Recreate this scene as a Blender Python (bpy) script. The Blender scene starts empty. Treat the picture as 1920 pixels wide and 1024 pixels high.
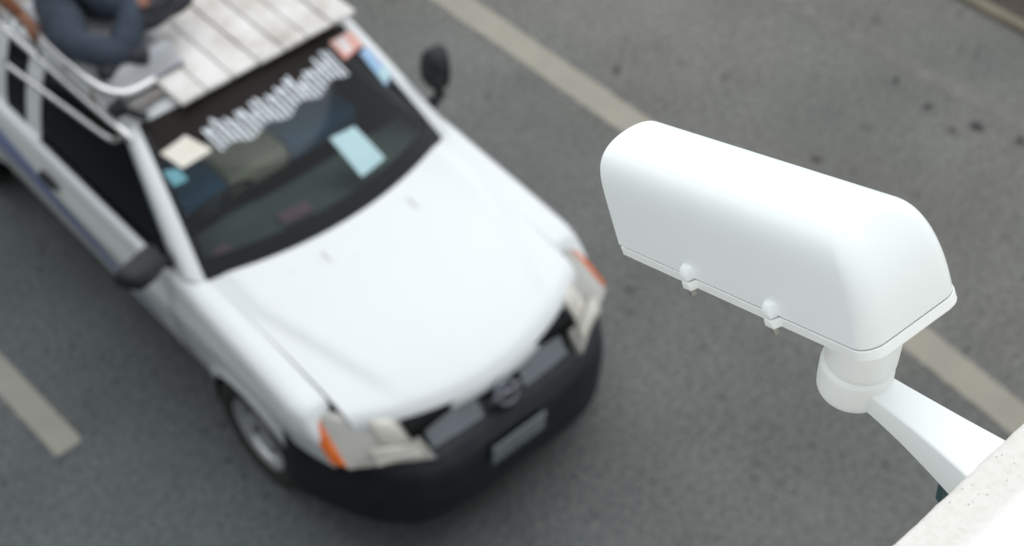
import bpy, bmesh, math, random
from mathutils import Vector, Matrix, Euler
random.seed(7)
S = bpy.context.scene
C = S.collection
R = math.radians

# ------------------------------------------------------------------ camera
cd = bpy.data.cameras.new('camera'); cam = bpy.data.objects.new('camera', cd); C.objects.link(cam)
rt = Vector((0.7332893, -0.6791868, -0.0314982)); up = Vector((0.5169431, 0.5268316, 0.6746986)); fw = Vector((0.4416522, 0.5110320, -0.7374209))
M = Matrix((rt, up, -fw)).transposed().to_4x4(); M.translation = Vector((0, 0, 6.66909))
cam.matrix_world = M
cd.sensor_width = 36; cd.lens = 3014.085 / 1920 * 36
cd.clip_start = 0.05; cd.clip_end = 2000
cd.dof.use_dof = True; cd.dof.focus_distance = 1.40; cd.dof.aperture_fstop = 5.8
S.camera = cam

# ------------------------------------------------------------------ sky, sun, exposure
SUN_EL, SUN_AZ = R(74), R(20)          # azimuth measured from +X towards +Y
world = bpy.data.worlds.new('World'); S.world = world; world.use_nodes = True
wn = world.node_tree; bg = wn.nodes['Background']
sky = wn.nodes.new('ShaderNodeTexSky'); sky.sky_type = 'NISHITA'; sky.sun_disc = False
sky.sun_elevation = SUN_EL; sky.sun_rotation = R(90) - SUN_AZ
sky.dust_density = 0.1; sky.air_density = 1.0; sky.ozone_density = 1.0
hs = wn.nodes.new('ShaderNodeHueSaturation'); hs.inputs['Saturation'].default_value = 0.15
wn.links.new(sky.outputs[0], hs.inputs['Color']); wn.links.new(hs.outputs[0], bg.inputs['Color'])
bg.inputs['Strength'].default_value = 0.15
sd = bpy.data.lights.new('sun', 'SUN'); sd.energy = 0.55; sd.angle = R(60); sd.color = (0.98, 1.0, 0.99)
sun = bpy.data.objects.new('sun', sd); C.objects.link(sun)
sdir = Vector((math.cos(SUN_EL) * math.cos(SUN_AZ), math.cos(SUN_EL) * math.sin(SUN_AZ), math.sin(SUN_EL)))
sun.rotation_euler = sdir.to_track_quat('Z', 'Y').to_euler(); sun.location = (10, 10, 30)
vs = S.view_settings; vs.view_transform = 'Standard'; vs.look = 'None'; vs.gamma = 1.0; vs.exposure = 0.95; vs.use_curve_mapping = False
S.render.engine = 'CYCLES'
S.cycles.use_denoising = True

# ------------------------------------------------------------------ helpers
def obj(name, verts, faces, mat=None, parent=None, smooth=True, sub=0, bevel=0, angle=None):
    me = bpy.data.meshes.new(name)
    me.from_pydata([tuple(v) for v in verts], [], faces)
    bm = bmesh.new(); bm.from_mesh(me)
    bmesh.ops.remove_doubles(bm, verts=bm.verts, dist=1e-5)
    bmesh.ops.recalc_face_normals(bm, faces=bm.faces)
    if angle is not None:
        for e in bm.edges:
            if len(e.link_faces) == 2 and e.calc_face_angle(0) > R(angle): e.smooth = False
    bm.to_mesh(me); bm.free()
    if smooth:
        for p in me.polygons: p.use_smooth = True
    o = bpy.data.objects.new(name, me); C.objects.link(o)
    if mat: me.materials.append(mat)
    if parent: o.parent = parent
    if bevel:
        b = o.modifiers.new('bevel', 'BEVEL'); b.width = bevel; b.segments = 3; b.limit_method = 'ANGLE'; b.angle_limit = R(35); b.harden_normals = False
    if sub:
        s = o.modifiers.new('sub', 'SUBSURF'); s.levels = sub; s.render_levels = sub
    return o

def grid(f, nu, nv, cu=False):
    """vertices and faces of a sheet f(u,v), u and v in 0..1"""
    V = [f(i / nu, j / nv) for j in range(nv + 1) for i in range(nu + 1)]
    F = [(j * (nu + 1) + i, j * (nu + 1) + i + 1, (j + 1) * (nu + 1) + i + 1, (j + 1) * (nu + 1) + i) for j in range(nv) for i in range(nu)]
    return V, F

def join(*parts):
    V, F = [], []
    for v, f in parts:
        b = len(V); V += list(v); F += [tuple(i + b for i in q) for q in f]
    return V, F

def boxm(x0, x1, y0, y1, z0, z1):
    V = [(x, y, z) for z in (z0, z1) for y in (y0, y1) for x in (x0, x1)]
    return V, [(0, 2, 3, 1), (4, 5, 7, 6), (0, 1, 5, 4), (2, 6, 7, 3), (0, 4, 6, 2), (1, 3, 7, 5)]

def box(name, b, mat, parent=None, bevel=0.004):
    v, f = boxm(*b); return obj(name, v, f, mat, parent, smooth=bevel > 0, bevel=bevel, angle=None if bevel else 30)

def xf(part, m):
    return [m @ Vector(v) for v in part[0]], part[1]

def tubem(path, r, n=10, caps=True):
    path = [Vector(p) for p in path]; V, F = [], []
    rs = r if isinstance(r, (list, tuple)) else [r] * len(path)
    t0 = (path[1] - path[0]).normalized()
    a = t0.orthogonal().normalized()
    for i, p in enumerate(path):
        t = ((path[min(i + 1, len(path) - 1)] - path[max(i - 1, 0)])).normalized()
        a = (a - t * a.dot(t)).normalized(); b = t.cross(a)
        for k in range(n):
            w = 2 * math.pi * k / n
            V.append(p + rs[i] * (math.cos(w) * a + math.sin(w) * b))
    for i in range(len(path) - 1):
        for k in range(n):
            F.append((i * n + k, i * n + (k + 1) % n, (i + 1) * n + (k + 1) % n, (i + 1) * n + k))
    if caps:
        F.append(tuple(range(n))); F.append(tuple((len(path) - 1) * n + k for k in range(n)))
    return V, F

def smoothpath(pts, n=6):
    pts = [Vector(p) for p in pts]; out = []
    for i in range(len(pts) - 1):
        p0, p1, p2, p3 = pts[max(i - 1, 0)], pts[i], pts[i + 1], pts[min(i + 2, len(pts) - 1)]
        for k in range(n):
            t = k / n
            out.append(0.5 * ((2 * p1) + (p2 - p0) * t + (2 * p0 - 5 * p1 + 4 * p2 - p3) * t * t + (3 * p1 - p0 - 3 * p2 + p3) * t ** 3))
    out.append(pts[-1]); return out

def lathem(prof, n=40, axis='Z', c=(0, 0, 0), a0=0, a1=2 * math.pi):
    """prof: (r, h) pairs; revolved round the axis"""
    full = abs(a1 - a0 - 2 * math.pi) < 1e-6
    V, F = [], []; m = n if full else n + 1
    for r, h in prof:
        for k in range(m):
            w = a0 + (a1 - a0) * k / n
            p = (r * math.cos(w), r * math.sin(w), h) if axis == 'Z' else (h, r * math.cos(w), r * math.sin(w))
            V.append((p[0] + c[0], p[1] + c[1], p[2] + c[2]))
    for i in range(len(prof) - 1):
        for k in range(n):
            k2 = (k + 1) % m
            F.append((i * m + k, i * m + k2, (i + 1) * m + k2, (i + 1) * m + k))
    return V, F

def empty(name, loc=(0, 0, 0), rz=0):
    o = bpy.data.objects.new(name, None); C.objects.link(o); o.location = loc; o.rotation_euler = (0, 0, rz); o.empty_display_size = 0.2
    return o

def tag(o, label, cat, group=None):
    o['label'] = label; o['category'] = cat
    if group: o['group'] = group
    return o

def lerp(a, b, t): return a + (b - a) * t
def clamp(t, a=0.0, b=1.0): return max(a, min(b, t))
def sstep(a, b, t):
    t = clamp((t - a) / (b - a)); return t * t * (3 - 2 * t)
def interp(tab, x):
    if x <= tab[0][0]: return tab[0][1]
    for (x0, y0), (x1, y1) in zip(tab, tab[1:]):
        if x <= x1: return lerp(y0, y1, (x - x0) / (x1 - x0))
    return tab[-1][1]

# ------------------------------------------------------------------ materials
def mat(name, col, rough=0.5, metal=0.0, coat=0.0, spec=0.5, noise=None, bump=None, rvar=0.0):
    m = bpy.data.materials.new(name); m.use_nodes = True
    nt = m.node_tree; b = nt.nodes['Principled BSDF']
    b.inputs['Base Color'].default_value = (*col, 1); b.inputs['Roughness'].default_value = rough
    b.inputs['Metallic'].default_value = metal; b.inputs['Coat Weight'].default_value = coat; b.inputs['Coat Roughness'].default_value = 0.06
    b.inputs['Specular IOR Level'].default_value = spec
    if noise or bump or rvar: tc = nt.nodes.new('ShaderNodeTexCoord')
    if noise:
        scale, amt, col2 = noise
        n = nt.nodes.new('ShaderNodeTexNoise'); n.inputs['Scale'].default_value = scale; n.inputs['Detail'].default_value = 6; n.inputs['Roughness'].default_value = 0.65
        r = nt.nodes.new('ShaderNodeMapRange'); r.inputs['From Min'].default_value = 0.42; r.inputs['From Max'].default_value = 0.72; r.inputs['To Max'].default_value = amt
        x = nt.nodes.new('ShaderNodeMix'); x.data_type = 'RGBA'; x.inputs['A'].default_value = (*col, 1); x.inputs['B'].default_value = (*col2, 1)
        nt.links.new(tc.outputs['Object'], n.inputs['Vector']); nt.links.new(n.outputs['Fac'], r.inputs['Value']); nt.links.new(r.outputs['Result'], x.inputs['Factor']); nt.links.new(x.outputs['Result'], b.inputs['Base Color'])
    if rvar:
        n2 = nt.nodes.new('ShaderNodeTexNoise'); n2.inputs['Scale'].default_value = 9; n2.inputs['Detail'].default_value = 5
        r2 = nt.nodes.new('ShaderNodeMapRange'); r2.inputs['To Min'].default_value = max(0.02, rough - rvar); r2.inputs['To Max'].default_value = rough + rvar
        nt.links.new(tc.outputs['Object'], n2.inputs['Vector']); nt.links.new(n2.outputs['Fac'], r2.inputs['Value']); nt.links.new(r2.outputs['Result'], b.inputs['Roughness'])
    if bump:
        scale, dist = bump
        n3 = nt.nodes.new('ShaderNodeTexNoise'); n3.inputs['Scale'].default_value = scale; n3.inputs['Detail'].default_value = 5
        bp = nt.nodes.new('ShaderNodeBump'); bp.inputs['Strength'].default_value = 0.6; bp.inputs['Distance'].default_value = dist
        nt.links.new(tc.outputs['Object'], n3.inputs['Vector']); nt.links.new(n3.outputs['Fac'], bp.inputs['Height']); nt.links.new(bp.outputs['Normal'], b.inputs['Normal'])
    return m

M_white = mat('truck_paint', (0.68, 0.71, 0.71), 0.30, coat=0.4, noise=(2.2, 0.12, (0.62, 0.61, 0.57)), rvar=0.06)
M_black = mat('black_plastic', (0.012, 0.013, 0.015), 0.45, spec=0.3, noise=(14, 0.5, (0.03, 0.03, 0.03)))
M_bumper = mat('bumper_plastic', (0.010, 0.012, 0.016), 0.5, spec=0.25, noise=(10, 0.5, (0.024, 0.025, 0.027)))
M_rubber = mat('rubber', (0.018, 0.018, 0.018), 0.85, noise=(20, 0.6, (0.05, 0.047, 0.042)))
M_dark = mat('dark_void', (0.008, 0.009, 0.009), 0.8, spec=0.1)
M_rim = mat('rim_steel', (0.68, 0.70, 0.73), 0.30, 0.8, noise=(18, 0.4, (0.3, 0.29, 0.27)))
M_chrome = mat('rail_steel', (0.72, 0.72, 0.71), 0.22, 0.95, noise=(12, 0.35, (0.4, 0.38, 0.35)))
M_lamp = mat('headlight_lens', (0.33, 0.325, 0.29), 0.22, 0.15, coat=0.8, noise=(7, 0.5, (0.26, 0.26, 0.24)))
M_reflector = mat('headlight_reflector', (0.50, 0.485, 0.43), 0.3, 0.4)
M_amber = mat('amber_lens', (0.72, 0.15, 0.018), 0.25, coat=0.5, noise=(20, 0.7, (0.40, 0.07, 0.008)))
M_grill = mat('grille_grey', (0.14, 0.158, 0.172), 0.4, 0.2, noise=(12, 0.4, (0.09, 0.1, 0.11)))
M_emblem = mat('emblem_grey', (0.16, 0.17, 0.19), 0.3, 0.6)
M_plate = mat('number_plate', (0.15, 0.175, 0.168), 0.45, noise=(14, 0.5, (0.09, 0.11, 0.105)))
M_plate_ink = mat('number_plate_ink', (0.22, 0.25, 0.24), 0.5)
M_stripe = mat('blue_stripe', (0.13, 0.19, 0.46), 0.3, coat=0.5, noise=(5, 0.5, (0.30, 0.35, 0.5)))
M_sidewin = mat('tinted_side_glass', (0.004, 0.004, 0.005), 0.12, spec=0.12)
M_frit = mat('glass_border_black', (0.006, 0.007, 0.009), 0.25, spec=0.3)
M_strip = mat('sun_strip', (0.022, 0.017, 0.016), 0.45, spec=0.08)
M_letter = mat('white_lettering', (0.74, 0.79, 0.83), 0.4)
M_cream = mat('cream_sticker', (0.82, 0.80, 0.71), 0.4, noise=(9, 0.7, (0.70, 0.62, 0.50)))
M_cyan = mat('pale_cyan_paper', (0.44, 0.62, 0.64), 0.45, noise=(14, 0.5, (0.34, 0.52, 0.56)))
M_cyan2 = mat('cyan_sticker', (0.14, 0.36, 0.42), 0.4)
M_red = mat('red_white_sticker', (0.72, 0.42, 0.37), 0.4, noise=(11, 1.0, (0.68, 0.22, 0.15)))
M_redw = mat('sticker_white', (0.75, 0.68, 0.66), 0.4)
M_blue = mat('blue_sticker', (0.22, 0.46, 0.66), 0.4, noise=(13, 1.0, (0.5, 0.4, 0.6)))
M_pink = mat('dull_pink_card', (0.26, 0.16, 0.19), 0.5)
M_dash = mat('dashboard', (0.105, 0.135, 0.125), 0.6, noise=(4, 0.5, (0.065, 0.09, 0.085)))
M_seatb = mat('blue_seat_cloth', (0.09, 0.27, 0.46), 0.85, bump=(120, 0.002))
M_beige = mat('beige_cloth', (0.78, 0.74, 0.58), 0.85, noise=(6, 0.4, (0.52, 0.49, 0.38)), bump=(120, 0.002))
M_plank = mat('painted_plank', (0.70, 0.685, 0.65), 0.6, noise=(4.5, 0.75, (0.30, 0.25, 0.20)), bump=(30, 0.003))
M_roofd = mat('roof_metal', (0.30, 0.28, 0.26), 0.5, noise=(6, 0.7, (0.16, 0.13, 0.11)))
M_mat = mat('grey_foam', (0.42, 0.43, 0.45), 0.8, noise=(5, 0.4, (0.24, 0.26, 0.28)), bump=(80, 0.003))
M_jeans = mat('denim', (0.024, 0.035, 0.052), 0.9, noise=(9, 0.8, (0.048, 0.066, 0.090)), bump=(70, 0.005))
M_shirt = mat('dark_shirt', (0.02, 0.02, 0.028), 0.9, bump=(60, 0.004))
M_skin = mat('skin', (0.30, 0.125, 0.07), 0.5, noise=(14, 0.4, (0.22, 0.085, 0.05)))
M_hair = mat('hair', (0.01, 0.008, 0.007), 0.6)
M_bag = mat('black_bag_cloth', (0.016, 0.016, 0.022), 0.8, noise=(8, 0.6, (0.04, 0.04, 0.05)), bump=(40, 0.006))
M_cctv = mat('camera_housing_paint', (0.815, 0.855, 0.84), 0.45, coat=0.15, spec=0.4, bump=(900, 0.00006))
M_cctv2 = mat('camera_tray_paint', (0.84, 0.865, 0.845), 0.45, spec=0.4)
M_bolt = mat('bolt_steel', (0.42, 0.41, 0.38), 0.4, 0.7)
M_gland = mat('cable_gland', (0.04, 0.075, 0.08), 0.3)
M_glasspane = mat('dark_window_pane', (0.02, 0.025, 0.03), 0.05)

def glass_mat():
    m = bpy.data.materials.new('windscreen_glass'); m.use_nodes = True; nt = m.node_tree
    nt.nodes.remove(nt.nodes['Principled BSDF']); out = nt.nodes['Material Output']
    t = nt.nodes.new('ShaderNodeBsdfTransparent'); t.inputs['Color'].default_value = (0.80, 0.88, 0.85, 1)
    g = nt.nodes.new('ShaderNodeBsdfGlossy'); g.inputs['Roughness'].default_value = 0.04
    f = nt.nodes.new('ShaderNodeFresnel'); f.inputs['IOR'].default_value = 1.45
    x = nt.nodes.new('ShaderNodeMixShader')
    nt.links.new(f.outputs[0], x.inputs[0]); nt.links.new(t.outputs[0], x.inputs[1]); nt.links.new(g.outputs[0], x.inputs[2]); nt.links.new(x.outputs[0], out.inputs['Surface'])
    return m
M_glass = glass_mat()

def asphalt_mat():
    m = bpy.data.materials.new('asphalt'); m.use_nodes = True; nt = m.node_tree; b = nt.nodes['Principled BSDF']; L = nt.links.new
    tc = nt.nodes.new('ShaderNodeTexCoord'); P = tc.outputs['Object']
    def noise(scale, detail=6, rough=0.6):
        n = nt.nodes.new('ShaderNodeTexNoise'); n.inputs['Scale'].default_value = scale; n.inputs['Detail'].default_value = detail; n.inputs['Roughness'].default_value = rough; L(P, n.inputs['Vector']); return n.outputs['Fac']
    def rng(v, a, c, lo, hi):
        r = nt.nodes.new('ShaderNodeMapRange'); r.inputs['From Min'].default_value = a; r.inputs['From Max'].default_value = c; r.inputs['To Min'].default_value = lo; r.inputs['To Max'].default_value = hi; L(v, r.inputs['Value']); return r.outputs['Result']
    def math2(op, a, c):
        n = nt.nodes.new('ShaderNodeMath'); n.operation = op
        for i, q in enumerate((a, c)):
            if isinstance(q, (int, float)): n.inputs[i].default_value = q
            else: L(q, n.inputs[i])
        return n.outputs[0]
    fine = rng(noise(70, 4, 0.75), 0.3, 0.7, 0.45, 1.55)
    mid = rng(noise(34, 4, 0.6), 0.32, 0.68, 0.56, 1.44)
    big = rng(noise(0.9, 6, 0.65), 0.3, 0.7, 0.80, 1.20)
    v = math2('MULTIPLY', math2('MULTIPLY', fine, mid), big)
    # loose aggregate: pale chips and dark pits
    vo = nt.nodes.new('ShaderNodeTexVoronoi'); vo.inputs['Scale'].default_value = 11; L(P, vo.inputs['Vector'])
    pick = nt.nodes.new('ShaderNodeSeparateColor'); L(vo.outputs['Color'], pick.inputs[0])
    near = rng(vo.outputs['Distance'], 0.08, 0.24, 1.0, 0.0)
    pit = math2('MULTIPLY', near, rng(pick.outputs[0], 0.72, 0.78, 0, 1))
    chip = math2('MULTIPLY', rng(vo.outputs['Distance'], 0.05, 0.13, 1.0, 0.0), rng(pick.outputs[1], 0.86, 0.9, 0, 1))
    v = math2('MULTIPLY', v, math2('SUBTRACT', 1.0, math2('MULTIPLY', pit, 0.7)))
    v = math2('MULTIPLY', v, math2('ADD', 1.0, math2('MULTIPLY', chip, 1.0)))
    # gum and oil spots that lie where they lie
    wn_ = nt.nodes.new('ShaderNodeTexNoise'); wn_.inputs['Scale'].default_value = 22; L(P, wn_.inputs['Vector'])
    off = nt.nodes.new('ShaderNodeVectorMath'); off.operation = 'MULTIPLY_ADD'; L(wn_.outputs['Color'], off.inputs[0]); off.inputs[1].default_value = (0.09, 0.09, 0); L(P, off.inputs[2])
    tot = None
    for x, y, r, k in ((5.656, 5.444, .022, .6), (6.812, 4.133, .022, .65), (6.76, 3.847, .026, .7), (6.687, 3.613, .026, .45), (6.821, 3.528, .034, .85), (5.91, 4.022, .026, .7), (6.903, 3.267, .028, .85), (4.37, 4.068, .025, .3), (6.343, 3.988, .025, .3), (5.2, 1.2, .05, .4), (0.9, 4.4, .05, .3), (6.1, 4.9, .02, .35), (7.2, 4.6, .025, .4)):
        d = nt.nodes.new('ShaderNodeVectorMath'); d.operation = 'DISTANCE'; L(off.outputs[0], d.inputs[0]); d.inputs[1].default_value = (x + 0.045, y + 0.045, 0)
        q = rng(d.outputs['Value'], r * 0.7, r * 1.7, min(.92, k * 1.25), 0.0)
        tot = q if tot is None else math2('MAXIMUM', tot, q)
    v = math2('MULTIPLY', v, math2('SUBTRACT', 1.0, tot))
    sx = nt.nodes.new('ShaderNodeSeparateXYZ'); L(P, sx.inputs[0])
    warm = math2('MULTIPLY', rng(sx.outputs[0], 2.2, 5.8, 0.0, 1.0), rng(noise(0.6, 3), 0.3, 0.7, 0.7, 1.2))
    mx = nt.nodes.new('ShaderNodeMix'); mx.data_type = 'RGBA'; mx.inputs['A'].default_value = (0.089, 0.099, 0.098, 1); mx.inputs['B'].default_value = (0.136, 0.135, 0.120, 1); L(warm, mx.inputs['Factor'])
    mu = nt.nodes.new('ShaderNodeMix'); mu.data_type = 'RGBA'; mu.blend_type = 'MULTIPLY'; mu.inputs['Factor'].default_value = 1.0
    cc = nt.nodes.new('ShaderNodeCombineColor')
    for i in range(3): L(v, cc.inputs[i])
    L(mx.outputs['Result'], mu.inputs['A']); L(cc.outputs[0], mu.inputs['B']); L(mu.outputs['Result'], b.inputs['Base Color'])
    b.inputs['Roughness'].default_value = 0.78; b.inputs['Specular IOR Level'].default_value = 0.35
    bp = nt.nodes.new('ShaderNodeBump'); bp.inputs['Strength'].default_value = 0.5; bp.inputs['Distance'].default_value = 0.004; L(noise(140, 3), bp.inputs['Height']); L(bp.outputs[0], b.inputs['Normal'])
    return m
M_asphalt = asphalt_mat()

def worn_paint(name, col, wear, soft=0.12):
    """road paint with worn holes through which the asphalt shows"""
    m = bpy.data.materials.new(name); m.use_nodes = True; nt = m.node_tree; b = nt.nodes['Principled BSDF']; L = nt.links.new
    tc = nt.nodes.new('ShaderNodeTexCoord')
    n = nt.nodes.new('ShaderNodeTexNoise'); n.inputs['Scale'].default_value = 13; n.inputs['Detail'].default_value = 8; n.inputs['Roughness'].default_value = 0.7; L(tc.outputs['Object'], n.inputs['Vector'])
    r = nt.nodes.new('ShaderNodeMapRange'); r.inputs['From Min'].default_value = wear - soft; r.inputs['From Max'].default_value = wear + soft; L(n.outputs['Fac'], r.inputs['Value'])
    n2 = nt.nodes.new('ShaderNodeTexNoise'); n2.inputs['Scale'].default_value = 4; n2.inputs['Detail'].default_value = 5; L(tc.outputs['Object'], n2.inputs['Vector'])
    x = nt.nodes.new('ShaderNodeMix'); x.data_type = 'RGBA'; x.inputs['A'].default_value = (*[c * 0.80 for c in col], 1); x.inputs['B'].default_value = (*[c * 1.12 for c in col], 1)
    L(n2.outputs['Fac'], x.inputs['Factor']); L(x.outputs['Result'], b.inputs['Base Color']); L(r.outputs['Result'], b.inputs['Alpha']); b.inputs['Roughness'].default_value = 0.7
    return m
M_line = worn_paint('lane_paint', (0.285, 0.268, 0.215), 0.26)
M_line_b = worn_paint('lane_paint_pale', (0.275, 0.265, 0.225), 0.24)
M_faint = worn_paint('faded_lane_paint', (0.24, 0.232, 0.20), 0.55, 0.22)
M_kerb = mat('kerb_concrete', (0.16, 0.14, 0.095), 0.85, noise=(5, 0.8, (0.10, 0.085, 0.065)), bump=(40, 0.01))
M_kerby = mat('edge_concrete', (0.17, 0.150, 0.105), 0.85, noise=(5, 0.8, (0.10, 0.085, 0.065)))
M_verge = mat('verge_soil', (0.045, 0.036, 0.028), 0.95, noise=(7, 0.9, (0.085, 0.068, 0.05)), bump=(25, 0.03))
M_ground = mat('ground', (0.11, 0.105, 0.09), 0.95, noise=(0.4, 0.8, (0.07, 0.075, 0.05)))

def plaster_mat():
    m = mat('white_plaster', (0.80, 0.78, 0.745), 0.75, spec=0.3)
    nt = m.node_tree; b = nt.nodes['Principled BSDF']; L = nt.links.new
    tc = nt.nodes.new('ShaderNodeTexCoord'); P = tc.outputs['Object']
    n = nt.nodes.new('ShaderNodeTexNoise'); n.inputs['Scale'].default_value = 130; n.inputs['Detail'].default_value = 8; n.inputs['Roughness'].default_value = 0.7; L(P, n.inputs['Vector'])
    v = nt.nodes.new('ShaderNodeTexVoronoi'); v.inputs['Scale'].default_value = 230; L(P, v.inputs['Vector'])
    s = nt.nodes.new('ShaderNodeSeparateColor'); L(v.outputs['Color'], s.inputs[0])
    r1 = nt.nodes.new('ShaderNodeMapRange'); r1.inputs['From Min'].default_value = 0.10; r1.inputs['From Max'].default_value = 0.22; r1.inputs['To Min'].default_value = 1; r1.inputs['To Max'].default_value = 0; L(v.outputs['Distance'], r1.inputs['Value'])
    r2 = nt.nodes.new('ShaderNodeMapRange'); r2.inputs['From Min'].default_value = 0.86; r2.inputs['From Max'].default_value = 0.97; L(s.outputs[0], r2.inputs['Value'])
    pit = nt.nodes.new('ShaderNodeMath'); pit.operation = 'MULTIPLY'; L(r1.outputs[0], pit.inputs[0]); L(r2.outputs[0], pit.inputs[1])
    r3 = nt.nodes.new('ShaderNodeMapRange'); r3.inputs['From Min'].default_value = 0.45; r3.inputs['From Max'].default_value = 0.75; r3.inputs['To Max'].default_value = 0.55; L(n.outputs['Fac'], r3.inputs['Value'])
    x = nt.nodes.new('ShaderNodeMix'); x.data_type = 'RGBA'; x.inputs['A'].default_value = (0.755, 0.735, 0.685, 1); x.inputs['B'].default_value = (0.58, 0.54, 0.47, 1); L(r3.outputs[0], x.inputs['Factor'])
    y = nt.nodes.new('ShaderNodeMix'); y.data_type = 'RGBA'; y.inputs['B'].default_value = (0.25, 0.22, 0.20, 1); L(x.outputs['Result'], y.inputs['A'])
    k = nt.nodes.new('ShaderNodeMath'); k.operation = 'MULTIPLY'; k.inputs[1].default_value = 0.55; L(pit.outputs[0], k.inputs[0]); L(k.outputs[0], y.inputs['Factor'])
    L(y.outputs['Result'], b.inputs['Base Color'])
    h = nt.nodes.new('ShaderNodeMath'); h.operation = 'SUBTRACT'; L(n.outputs['Fac'], h.inputs[0]); L(pit.outputs[0], h.inputs[1])
    bp = nt.nodes.new('ShaderNodeBump'); bp.inputs['Strength'].default_value = 0.7; bp.inputs['Distance'].default_value = 0.0022; L(h.outputs[0], bp.inputs['Height']); L(bp.outputs[0], b.inputs['Normal'])
    return m
M_plaster = plaster_mat()
M_wallpaint = mat('white_wall_paint', (0.86, 0.86, 0.84), 0.6, noise=(9, 0.25, (0.70, 0.67, 0.58)))

# ------------------------------------------------------------------ the setting
def sheet(name, x0, x1, y0, y1, z, m, parent=None):
    return obj(name, [(x0, y0, z), (x1, y0, z), (x1, y1, z), (x0, y1, z)], [(0, 1, 2, 3)], m, parent, smooth=False)
g = sheet('ground', -400, 400, -400, 400, -0.02, M_ground); g['kind'] = 'structure'
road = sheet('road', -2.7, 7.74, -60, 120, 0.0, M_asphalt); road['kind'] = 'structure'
for nm, x0, x1, zt_ in (('verge', 7.832, 16, .02), ('pavement', -3.4, -2.86, .10)):
    v = box(nm, (x0, x1, -60, 120, -0.1, zt_), M_verge if nm == 'verge' else M_kerb, None, 0); v['kind'] = 'structure'
for x0, x1 in ((7.742, 7.83), (-2.858, -2.702)):
    k = box('kerb', (x0, x1, -60, 120, -0.1, 0.125 if x0 < 0 else 0.035), M_kerb if x0 < 0 else M_kerby, None, 0.012); k['kind'] = 'structure'

# unseen bank added beyond the far kerb to shade the near side of the truck
M_bank_bounce = mat('bank_top_bounce', (0.52, 0.50, 0.45), 0.9, noise=(0.9, 0.6, (0.40, 0.37, 0.31)))  # pale top added to bounce skylight onto the security camera
M_bank_shade = mat('shade_bank_green', (0.050, 0.065, 0.035), 0.95, noise=(0.7, 0.9, (0.09, 0.085, 0.05)), bump=(3, 0.2))  # dark green face of the added bank, blocks low sky from the truck
def bank_pt(a, b):
    y = lerp(-60, 120, a); x = -3.3 - 1.3 * sstep(0, .45, b) - 26 * clamp((b - .45) / .55) ** 2; r = random.Random(int(a * 90) * 31 + int(b * 20)); return (x, y + r.uniform(-.5, .5), .09 + 4.15 * sstep(0, .5, b) + r.uniform(-.12, .08) * (b > 0))
bank = obj('added_shade_bank', *grid(bank_pt, 90, 20), M_bank_shade); bank['kind'] = 'structure'
bank.data.materials.append(M_bank_bounce)
for p in bank.data.polygons:
    if p.center.z > 4.0 and p.normal.z > .8: p.material_index = 1

def line_strip(name, pts, w, m, jag=0.006, z=0.004):
    """a painted line with slightly uneven edges along a polyline"""
    P = smoothpath([(x, y, 0) for x, y in pts], 40); V, F = [], []
    for i, p in enumerate(P):
        t = (P[min(i + 1, len(P) - 1)] - P[max(i - 1, 0)]).normalized(); nrm = Vector((-t.y, t.x, 0))
        for s in (-1, 1):
            q = p + nrm * s * (w / 2 + random.uniform(-jag, jag)); V.append((q.x, q.y, z))
    F = [(2 * i, 2 * i + 1, 2 * i + 3, 2 * i + 2) for i in range(len(P) - 1)]
    return obj(name, V, F, m, road, smooth=False)
line_strip('lane_line', [(4.6, -2.0), (5.06, 1.2), (5.22, 2.75), (5.34, 4.0), (5.365, 5.0), (5.39, 6.72), (5.42, 9.0), (5.5, 14)], 0.205, M_line)
line_strip('lane_line', [(1.525, 5.32), (1.522, 5.9), (1.515, 6.6), (1.50, 8.3)], 0.155, M_line_b, 0.004)
line_strip('lane_line', [(1.55, -0.7), (1.54, 0.6), (1.535, 2.3)], 0.155, M_line_b, 0.004)
line_strip('lane_line', [(7.12, 1.0), (7.03, 3.34), (6.97, 4.4), (6.94, 5.16), (6.9, 7.0), (6.9, 9.0)], 0.11, M_faint, 0.02)

# footbridge the photograph is taken from: ledge, inner parapet, deck, piers
bridge = empty('footbridge', (0, -1.2, 0))
tag(bridge, 'white plastered footbridge parapet in the bottom corner below the security camera', 'footbridge')
def bpart(n, b, m, bev): 
    v, f = boxm(*b); v = [(x, y + 1.2, z) for x, y, z in v]
    return obj(n, v, f, m, bridge, smooth=bev > 0, bevel=bev)
def ledge():
    # uneven plaster arris along the outer edge
    V, F = [], []; n = 1400; x0, x1 = -3.5, 3.5
    prof = [(0.3170, 4.6), (0.3175, 5.60), (0.3170, 5.6235), (0.3145, 5.6285), (0.309, 5.6305), (0.28, 5.631), (0.24, 5.632), (0.089, 5.633)]
    rr = random.Random(3)
    ph = [rr.uniform(0, 6.28) for _ in range(8)]
    for i in range(n + 1):
        x = lerp(x0, x1, i / n)
        w = 0.00025 * (math.sin(x * 41 + ph[0]) + math.sin(x * 97 + ph[1]) * .7 + math.sin(x * 190 + ph[2]) * .5 + math.sin(x * 17 + ph[3])) + rr.uniform(-.0003, .0003)
        for k, (y, z) in enumerate(prof): V.append((x, y + 1.2 + (w if 0 < k < 5 else 0), z))
    m = len(prof)
    F = [(i * m + k, (i + 1) * m + k, (i + 1) * m + k + 1, i * m + k + 1) for i in range(n) for k in range(m - 1)]
    return obj('parapet_ledge', V, F, M_plaster, bridge, smooth=True)
ledge()
bpart('parapet_wall', (-14, 14, -0.06, 0.088, 4.6, 6.35), M_wallpaint, 0.012)
for a, b in ((-14, -3.5), (3.5, 14)): bpart('parapet_ledge', (a, b, 0.090, 0.317, 4.6, 5.63), M_plaster, 0)
bpart('edge_beam', (-14, 14, -0.06, 0.30, 4.4, 4.598), M_wallpaint, 0)
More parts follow.
